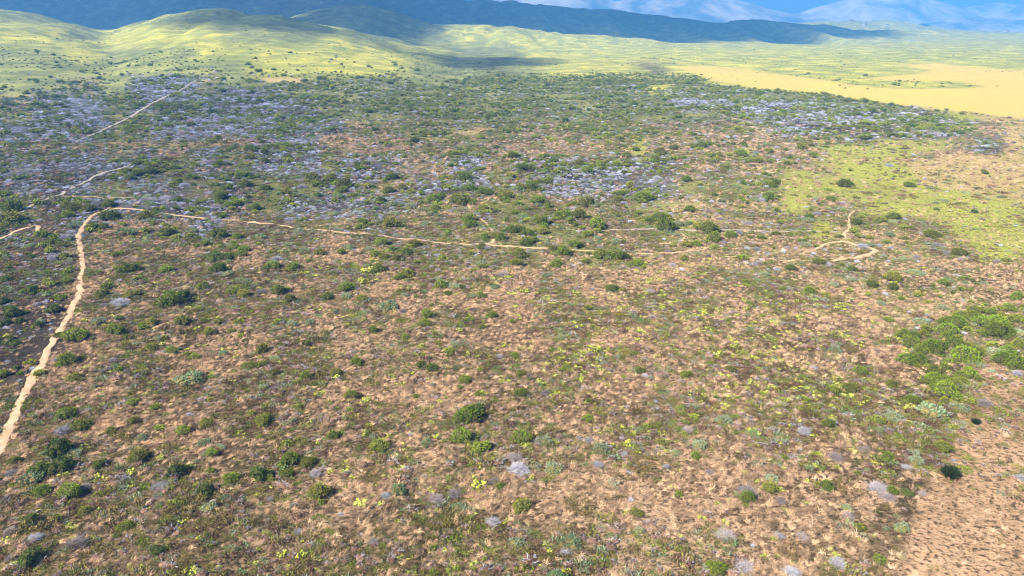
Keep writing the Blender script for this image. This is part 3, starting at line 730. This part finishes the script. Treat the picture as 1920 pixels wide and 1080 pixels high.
for k, (name, cat, words, group) in KINDS.items():
    L = ALL[k]
    vis = [(p[3] * 2 * F / slant(p[0], p[1]), p) for p in L if in_view(p[0], p[1], p[2], p[3])]
    vis.sort(key=lambda a: -a[0])
    top = vis[:300]; chosen = set(id(p) for _, p in top)
    STUFF[k] = [p for p in L if id(p) not in chosen]
    items = []
    for px, p in top:
        u, v = project(np.array([p[0]]), np.array([p[1]]), np.array([p[2]]))
        items.append(dict(uv=(float(u[0]), float(v[0])), px=px, p=p))
    landmark_label(items, words)
    rg = random.Random(k)
    for it in items:
        x, y, z, r, placed, pu, pv = it['p']
        var = rg.randrange(len(PROTO[k]) - (1 if k == 'dark' else 0))
        if (k, pu, pv) in (('dark', 1780, 885), ('dark', 1829, 790)): var = 3
        if k == 'heath': var = 0 if pu == 346 else 1 + rg.randrange(3)
        main, child, cname = PROTO[k][var]
        lab = SPECIAL.get((k, pu, pv), it['label'])
        hs = r * rg.uniform(.85, 1.15)
        if child is not None and it['px'] > 13:
            root = link(name, None, label=lab, category=cat, group=group)
            a = link(main.name.split('.')[0], main, root); b = link(cname, child, root)
        else:
            root = link(name, main, label=lab, category=cat, group=group)
            if child is not None: b = link(cname, child, root)
        root.location = (x, y, z - .04 * r)
        root.rotation_euler = (rg.uniform(-.08, .08), rg.uniform(-.08, .08), rg.uniform(0, 6.28))
        root.scale = (r * rg.uniform(.85, 1.2), r * rg.uniform(.85, 1.2), hs)

# ------------------------------------------------------------------ masses nobody could count, instanced over points
def mass(name, meshes, X, Y, Z, S, label, cat, seed=0, flat=None, lean=False):
    col = bpy.data.collections.new(name + '_sources')
    for i, me_ in enumerate(meshes):
        o = bpy.data.objects.new('%s_source_%02d' % (name, i), me_); col.objects.link(o)
    n = len(X); rg = np.random.default_rng(seed)
    me = bpy.data.meshes.new(name); me.vertices.add(n)
    me.vertices.foreach_set('co', np.stack([X, Y, Z], 1).astype(np.float32).ravel())
    def attr(nm, typ, arr, f='value'):
        a = me.attributes.new(nm, typ, 'POINT'); a.data.foreach_set(f, arr)
    rot = np.zeros((n, 3), np.float32); rot[:, 2] = rg.normal(0, .5, n) if lean else rg.uniform(0, 6.28, n)
    rot[:, :2] = rg.normal(0, .08, (n, 2))
    scl = np.stack([S * rg.uniform(.75, 1.3, n), S * rg.uniform(.75, 1.3, n), S * (rg.uniform(.8, 1.2, n))], 1).astype(np.float32)
    attr('spin', 'FLOAT_VECTOR', rot.ravel(), 'vector'); attr('size', 'FLOAT_VECTOR', scl.ravel(), 'vector')
    attr('pick', 'INT', rg.integers(0, len(meshes), n).astype(np.int32))
    o = link(name, me, kind='stuff', label=label, category=cat)
    ng = bpy.data.node_groups.new(name, 'GeometryNodeTree')
    ng.interface.new_socket('Geometry', in_out='INPUT', socket_type='NodeSocketGeometry')
    ng.interface.new_socket('Geometry', in_out='OUTPUT', socket_type='NodeSocketGeometry')
    gi = ng.nodes.new('NodeGroupInput'); go = ng.nodes.new('NodeGroupOutput')
    ci = ng.nodes.new('GeometryNodeCollectionInfo'); ci.inputs['Collection'].default_value = col
    ci.inputs['Separate Children'].default_value = True; ci.inputs['Reset Children'].default_value = True
    ip = ng.nodes.new('GeometryNodeInstanceOnPoints'); ip.inputs['Pick Instance'].default_value = True
    def na(nm, typ):
        a = ng.nodes.new('GeometryNodeInputNamedAttribute'); a.data_type = typ; a.inputs['Name'].default_value = nm
        return a.outputs[0]
    ng.links.new(gi.outputs[0], ip.inputs['Points']); ng.links.new(ci.outputs[0], ip.inputs['Instance'])
    ng.links.new(na('pick', 'INT'), ip.inputs['Instance Index'])
    er = ng.nodes.new('FunctionNodeEulerToRotation'); ng.links.new(na('spin', 'FLOAT_VECTOR'), er.inputs[0])
    ng.links.new(er.outputs[0], ip.inputs['Rotation'])
    ng.links.new(na('size', 'FLOAT_VECTOR'), ip.inputs['Scale'])
    ng.links.new(ip.outputs[0], go.inputs[0])
    md = o.modifiers.new('scatter', 'NODES'); md.node_group = ng
    return o
far_green = [green_bush(300 + k, 170, .34, .09, 5, .8)[0].mesh('far_foliage', (M['lime'] if k in (1, 3) else M['green'], M['core'])) for k in range(5)]
far_blue = [green_bush(320 + k, 130, .34, .09, 5, .7)[0].mesh('far_foliage', (M['blue'], M['olive'])) for k in range(3)]
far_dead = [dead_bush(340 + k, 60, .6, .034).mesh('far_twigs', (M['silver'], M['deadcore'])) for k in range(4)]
far_clump = []
for k in range(3):
    s, f = flower_clump(360 + k, 16, 40)
    n0 = s.n
    s.V += f.V; s.T += [t_ + n0 for t_ in f.T]; s.Q += [q_ + n0 for q_ in f.Q]
    s.tm += [m_ + 1 for m_ in f.tm]; s.qm += [np.where(m_ == 1, 0, 1) for m_ in f.qm]
    far_clump.append(s.mesh('far_flowers', (M['lime'], M['yellow'])))
def arr(L):
    A = np.array([p[:4] for p in L], float); return A[:, 0], A[:, 1], A[:, 2], A[:, 3]
X, Y, Z, S = arr(STUFF['green'] + STUFF['dark'])
X, Y, Z, S = (np.concatenate(a) for a in zip((X, Y, Z, S), FAR_PTS))
mass('scrub', far_green, X, Y, Z, S, 'dense distant green scrub covering the veld beyond the footpath', 'scrub', 1)
X, Y, Z, S = arr(STUFF['blue']); mass('pale_scrub', far_blue, X, Y, Z, S, 'scattered far grey-green scrub among the dead brush', 'scrub', 2)
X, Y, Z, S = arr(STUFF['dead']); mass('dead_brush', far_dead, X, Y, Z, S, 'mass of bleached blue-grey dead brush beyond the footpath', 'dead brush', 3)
X, Y, Z, S = arr(STUFF['clump']); mass('wildflowers', far_clump, X, Y, Z, S, 'tiny yellow wildflowers sprinkled through the dry grass', 'wildflowers', 4)
straw = [straw_tuft(400 + k).mesh('straw', (M['straw'],)) for k in range(6)]
X1, Y1, Z1 = scatter('straw', 10, 12.0, 22, 130, 2.2, 221, 1.5)
X2, Y2, Z2 = scatter('straw', 10, 1.6, 130, 260, 5, 223, .33)
X = np.concatenate([X1, X2]); Y = np.concatenate([Y1, Y2]); Z = np.concatenate([Z1, Z2])
S = rngw.uniform(.24, .56, len(X)) * np.where(Y > 130, 2.0, 1.0)
ok = path_clear(X, Y, .05); mass('dry_grass', straw, X[ok], Y[ok], Z[ok], S[ok], 'matted dry straw-coloured grass over the near veld', 'dry grass', 5, lean=True)
print('straw', ok.sum())
heath = [heath_sprig(420 + k, 60).mesh('sprigs', (M[m_],)) for k, m_ in enumerate(('heath', 'heath', 'heath', 'heath', 'brown', 'brown', 'blue', 'green'))] + [dead_bush(440 + k, 14, .6, .03).mesh('sprigs', (M['dead'], M['brown'])) for k in range(2)]
X1, Y1, Z1 = scatter('heath', 11, 10.0, 22, 130, 2.6, 231, 2.0)
X2, Y2, Z2 = scatter('heath', 11, .9, 130, 300, 5, 233, .4)
X = np.concatenate([X1, X2]); Y = np.concatenate([Y1, Y2]); Z = np.concatenate([Z1, Z2])
S = sizes(len(X), .27, .45, .1, .8) * np.where(Y > 130, 1.8, 1.0)
ok = path_clear(X, Y, .15); mass('low_heath', heath, X[ok], Y[ok], Z[ok], S[ok], 'low olive and brown heath sprigs between the straw', 'heath', 6)
print('heath', ok.sum(), {k: len(v) for k, v in ALL.items()})

# ------------------------------------------------------------------ far mountains
def mountain_mat():
    m, nt, b = new_mat('mountain_rock', .9, .1)
    tc = N(nt, 'ShaderNodeTexCoord'); P = tc.outputs['Object']
    c = mixc(nt, ramp(nt, noise_node(nt, P, .004, 6, .7, .5), .40, .6), (.16, .20, .24), (.70, .64, .52))
    nt.links.new(c, b.inputs['Base Color']); return m
def mountain(peaks, Y0, depth, seed):
    """peaks: list of (u, v) of the skyline"""
    us = np.linspace(peaks[0][0], peaks[-1][0], 220); rows = 28
    ks = (us - 960) / F / CP
    crest = HC + Y0 * g_of_v(pl(us, peaks))
    V = []
    for j in range(rows):
        t_ = j / (rows - 1) * 2 - 1
        Yj = Y0 + t_ * depth
        prof = max(0.0, 1 - abs(t_) ** 1.3)
        x = ks * Y0
        rg_ = 1 - .35 * np.abs(fbm(x / 260, np.full_like(x, Yj / 500), seed) * 2 - 1) * (abs(t_) > .05)
        z = -30 + (crest + 30) * prof * rg_
        V.append(np.stack([x, np.full_like(x, Yj), z], 1))
    V = np.concatenate(V); n = len(us)
    id_ = np.arange(len(V)).reshape(rows, n)
    qd = np.stack([id_[:-1, :-1], id_[:-1, 1:], id_[1:, 1:], id_[1:, :-1]], -1).reshape(-1, 4)
    link('mountain', mesh_np('mountain', V, qd, mats=(MM,), smooth=True), kind='structure')
MM = mountain_mat()
mountain([(1640, 44), (1690, 36), (1740, 29), (1780, 22), (1802, 6), (1828, -14), (1842, -14), (1862, 4), (1885, 26), (1910, 30), (1950, 16), (2000, 2), (2100, -6), (2300, 20)], 3700, 420, 5)
mountain([(900, 0), (980, -8), (1060, -16), (1130, 2), (1180, -8), (1250, -16), (1320, -4), (1375, 14), (1425, 26), (1470, 10), (1530, -8), (1590, -14), (1650, 0), (1700, 14), (1760, 4), (1800, 10), (1880, 24), (1960, 20)], 4300, 420, 9)

# ------------------------------------------------------------------ tiny buildings of the town on the far plain
mw = plant_mat('whitewash', ((.6, .58, .55), (.5, .48, .45)), var=.2); mr = plant_mat('roof_sheet', ((.30, .20, .17), (.40, .38, .37)), var=.5)
for i, u_ in enumerate((1521, 1560, 1592, 1618, 1660, 1886)):
    rg = random.Random(i); yb = 2640 + rg.uniform(-190, 90); xb = (u_ - 960) / F * (yb * CP + HC * SP)
    zb_ = float(height(np.array([xb]), np.array([yb]))[0]) - .5
    w_, d_, h_ = rg.uniform(5, 9), rg.uniform(4, 5), rg.uniform(2.8, 4)
    root = link('building', None, label='tiny white building in the hazy far town, %s from the dark ridge' % ORD[i] if i < 5 else 'small pale building alone on the far plain under the cone mountain', category='building', group='buildings of the far town')
    root.location = (xb, yb, zb_); root.rotation_euler = (0, 0, rg.uniform(-.4, .4))
    b8 = [(sx * w_, sy * d_, z_) for z_ in (0, h_) for sx, sy in ((-1, -1), (1, -1), (1, 1), (-1, 1))] + [(-w_, 0, h_ + 2.2), (w_, 0, h_ + 2.2)]
    link('wall', mesh_np('wall', b8, [(0, 1, 5, 4), (1, 2, 6, 5), (2, 3, 7, 6), (3, 0, 4, 7)], [(4, 7, 8), (5, 9, 6)], mats=(mw,)), root)
    e_ = .6; r6 = [(sx * (w_ + e_), sy * (d_ + e_), h_ - .1 + dz) for dz in (0, .3) for sx, sy in ((-1, -1), (1, -1), (1, 1), (-1, 1))] + [(sx * (w_ + e_), 0, h_ + 2.5 + dz) for dz in (0, .3) for sx in (-1, 1)]
    link('roof', mesh_np('roof', r6, [(4, 5, 11, 10), (7, 10, 11, 6), (0, 8, 9, 1), (3, 2, 9, 8), (0, 1, 5, 4), (2, 3, 7, 6), (0, 4, 10, 8), (3, 8, 10, 7), (1, 9, 11, 5), (2, 6, 11, 9)], mats=(mr,)), root)

# ------------------------------------------------------------------ clouds, outside the frame above the hills
def cloud_mat(nm, dens):
    m = bpy.data.materials.new(nm); m.use_nodes = True; nt = m.node_tree
    nt.nodes.clear(); out = N(nt, 'ShaderNodeOutputMaterial')
    tc = N(nt, 'ShaderNodeTexCoord'); ln = N(nt, 'ShaderNodeVectorMath', operation='LENGTH')
    mp = N(nt, 'ShaderNodeMapping'); mp.inputs['Location'].default_value = (-1, -1, 0); mp.inputs['Scale'].default_value = (2, 2, 0)
    nt.links.new(tc.outputs['Generated'], mp.inputs[0]); nt.links.new(mp.outputs[0], ln.inputs[0])
    nz = noise_node(nt, tc.outputs['Object'], .008, 5, .6)
    rr = mathn(nt, 'ADD', ln.outputs['Value'], mathn(nt, 'MULTIPLY', mathn(nt, 'SUBTRACT', nz, .5), .7))
    a = N(nt, 'ShaderNodeMapRange'); a.interpolation_type = 'SMOOTHSTEP'
    a.inputs[1].default_value = 1.0; a.inputs[2].default_value = .55; a.inputs[4].default_value = dens; nt.links.new(rr, a.inputs[0])
    d = N(nt, 'ShaderNodeBsdfDiffuse'); d.inputs[0].default_value = (.9, .9, .9, 1)
    tr = N(nt, 'ShaderNodeBsdfTransparent'); tl = N(nt, 'ShaderNodeBsdfTranslucent'); tl.inputs[0].default_value = (.9, .9, .9, 1)
    m1 = N(nt, 'ShaderNodeMixShader'); m1.inputs[0].default_value = .35; nt.links.new(d.outputs[0], m1.inputs[1]); nt.links.new(tl.outputs[0], m1.inputs[2])
    m2 = N(nt, 'ShaderNodeMixShader'); nt.links.new(a.outputs[0], m2.inputs[0]); nt.links.new(tr.outputs[0], m2.inputs[1]); nt.links.new(m1.outputs[0], m2.inputs[2])
    nt.links.new(m2.outputs[0], out.inputs[0]); return m
CM = cloud_mat('cloud_vapour', .74); CT = cloud_mat('thin_cloud_vapour', .5)
CF = cloud_mat('faint_cloud_vapour', .10)
def cloud(gx, gy, rx, ry, ang=0.0, alt=900.0, seed=0, label='', thin=False):
    """a lumpy cloud whose shadow lies around the ground point gx, gy"""
    x = gx + SUNDIR.x / SUNDIR.z * alt; y = gy + SUNDIR.y / SUNDIR.z * alt
    nu, nv = 48, 20; V = []
    for j in range(nv + 1):
        ph = -math.pi / 2 + math.pi * j / nv
        for i in range(nu):
            th = 2 * math.pi * i / nu; cx, cy, cz = math.cos(ph) * math.cos(th), math.cos(ph) * math.sin(th), math.sin(ph)
            b = 1 + .25 * float(vnoise(np.array([cx * 3 + 7]), np.array([cy * 3 + cz * 2 + 7]), seed)[0])
            V.append((cx * rx * b, cy * ry * b, cz * min(rx, ry) * (.28 if cz > 0 else .06) * b))
    V = np.array(V); id_ = np.arange(len(V)).reshape(nv + 1, nu); nx = np.roll(id_, -1, 1)
    qd = np.stack([id_[:-1], nx[:-1], nx[1:], id_[1:]], -1).reshape(-1, 4)
    o = link('cloud', mesh_np('cloud', V, qd, mats=((CM, CT, CF)[int(thin)],), smooth=True), kind='stuff', label=label, category='cloud')
    o.location = (x, y, alt); o.rotation_euler = (0, 0, ang)
def ground_at(u, Y): return (u - 960) / F * (Y * CP + HC * SP), Y
CLOUDS = [  # u, depth, half width in px at that depth, half depth in m
 (-150, 1950, 700, 720, 0, 'broad'), (520, 1950, 620, 640, 0, 'wide'), (1080, 1900, 360, 520, 0, 'long'), (1350, 1850, 190, 330, -.2, 'ragged'),
 (720, 1200, 130, 170, 0, 'small'), (1545, 2000, 110, 260, 0, 'thin'),
 (560, 740, 150, 110, .3, 'wispy'), (900, 700, 150, 130, 0, 'little'), (60, 960, 190, 110, .2, 'faded'), (560, 980, 260, 110, .2, 'drifting'), (380, 215, 620, 125, 0, 'faint')]
for i, (u, Yd, wpx, dm, ang, word) in enumerate(CLOUDS):
    x, y = ground_at(u, Yd)
    cloud(x, y, wpx / F * Yd, dm, ang, 900, 50 + i, word + ' white cloud hanging over the hills', 2 if word in ('faint', 'flimsy') else word in ('wispy', 'little', 'drifting', 'faded'))

# ------------------------------------------------------------------ haze
hz = bpy.data.materials.new('haze_air'); hz.use_nodes = True; nt = hz.node_tree; nt.nodes.clear()
out = N(nt, 'ShaderNodeOutputMaterial'); pv = N(nt, 'ShaderNodeVolumePrincipled')
pv.inputs['Color'].default_value = (*HAZE_COLOR, 1); pv.inputs['Density'].default_value = HAZE_DENSITY; pv.inputs['Anisotropy'].default_value = 0.0
nt.links.new(pv.outputs[0], out.inputs['Volume'])
x0, x1, y0_, y1_, z0_, z1_ = -8200, 8200, -60, 7400, -60, 330
V = np.array([(x, y, z) for z in (z0_, z1_) for y in (y0_, y1_) for x in (x0, x1)])
qd = [(0, 2, 3, 1), (4, 5, 7, 6), (0, 1, 5, 4), (2, 6, 7, 3), (0, 4, 6, 2), (1, 3, 7, 5)]
link('haze', mesh_np('haze', V, np.array(qd), mats=(hz,)), kind='stuff', label='thin blue haze over the far hills and plain', category='haze')
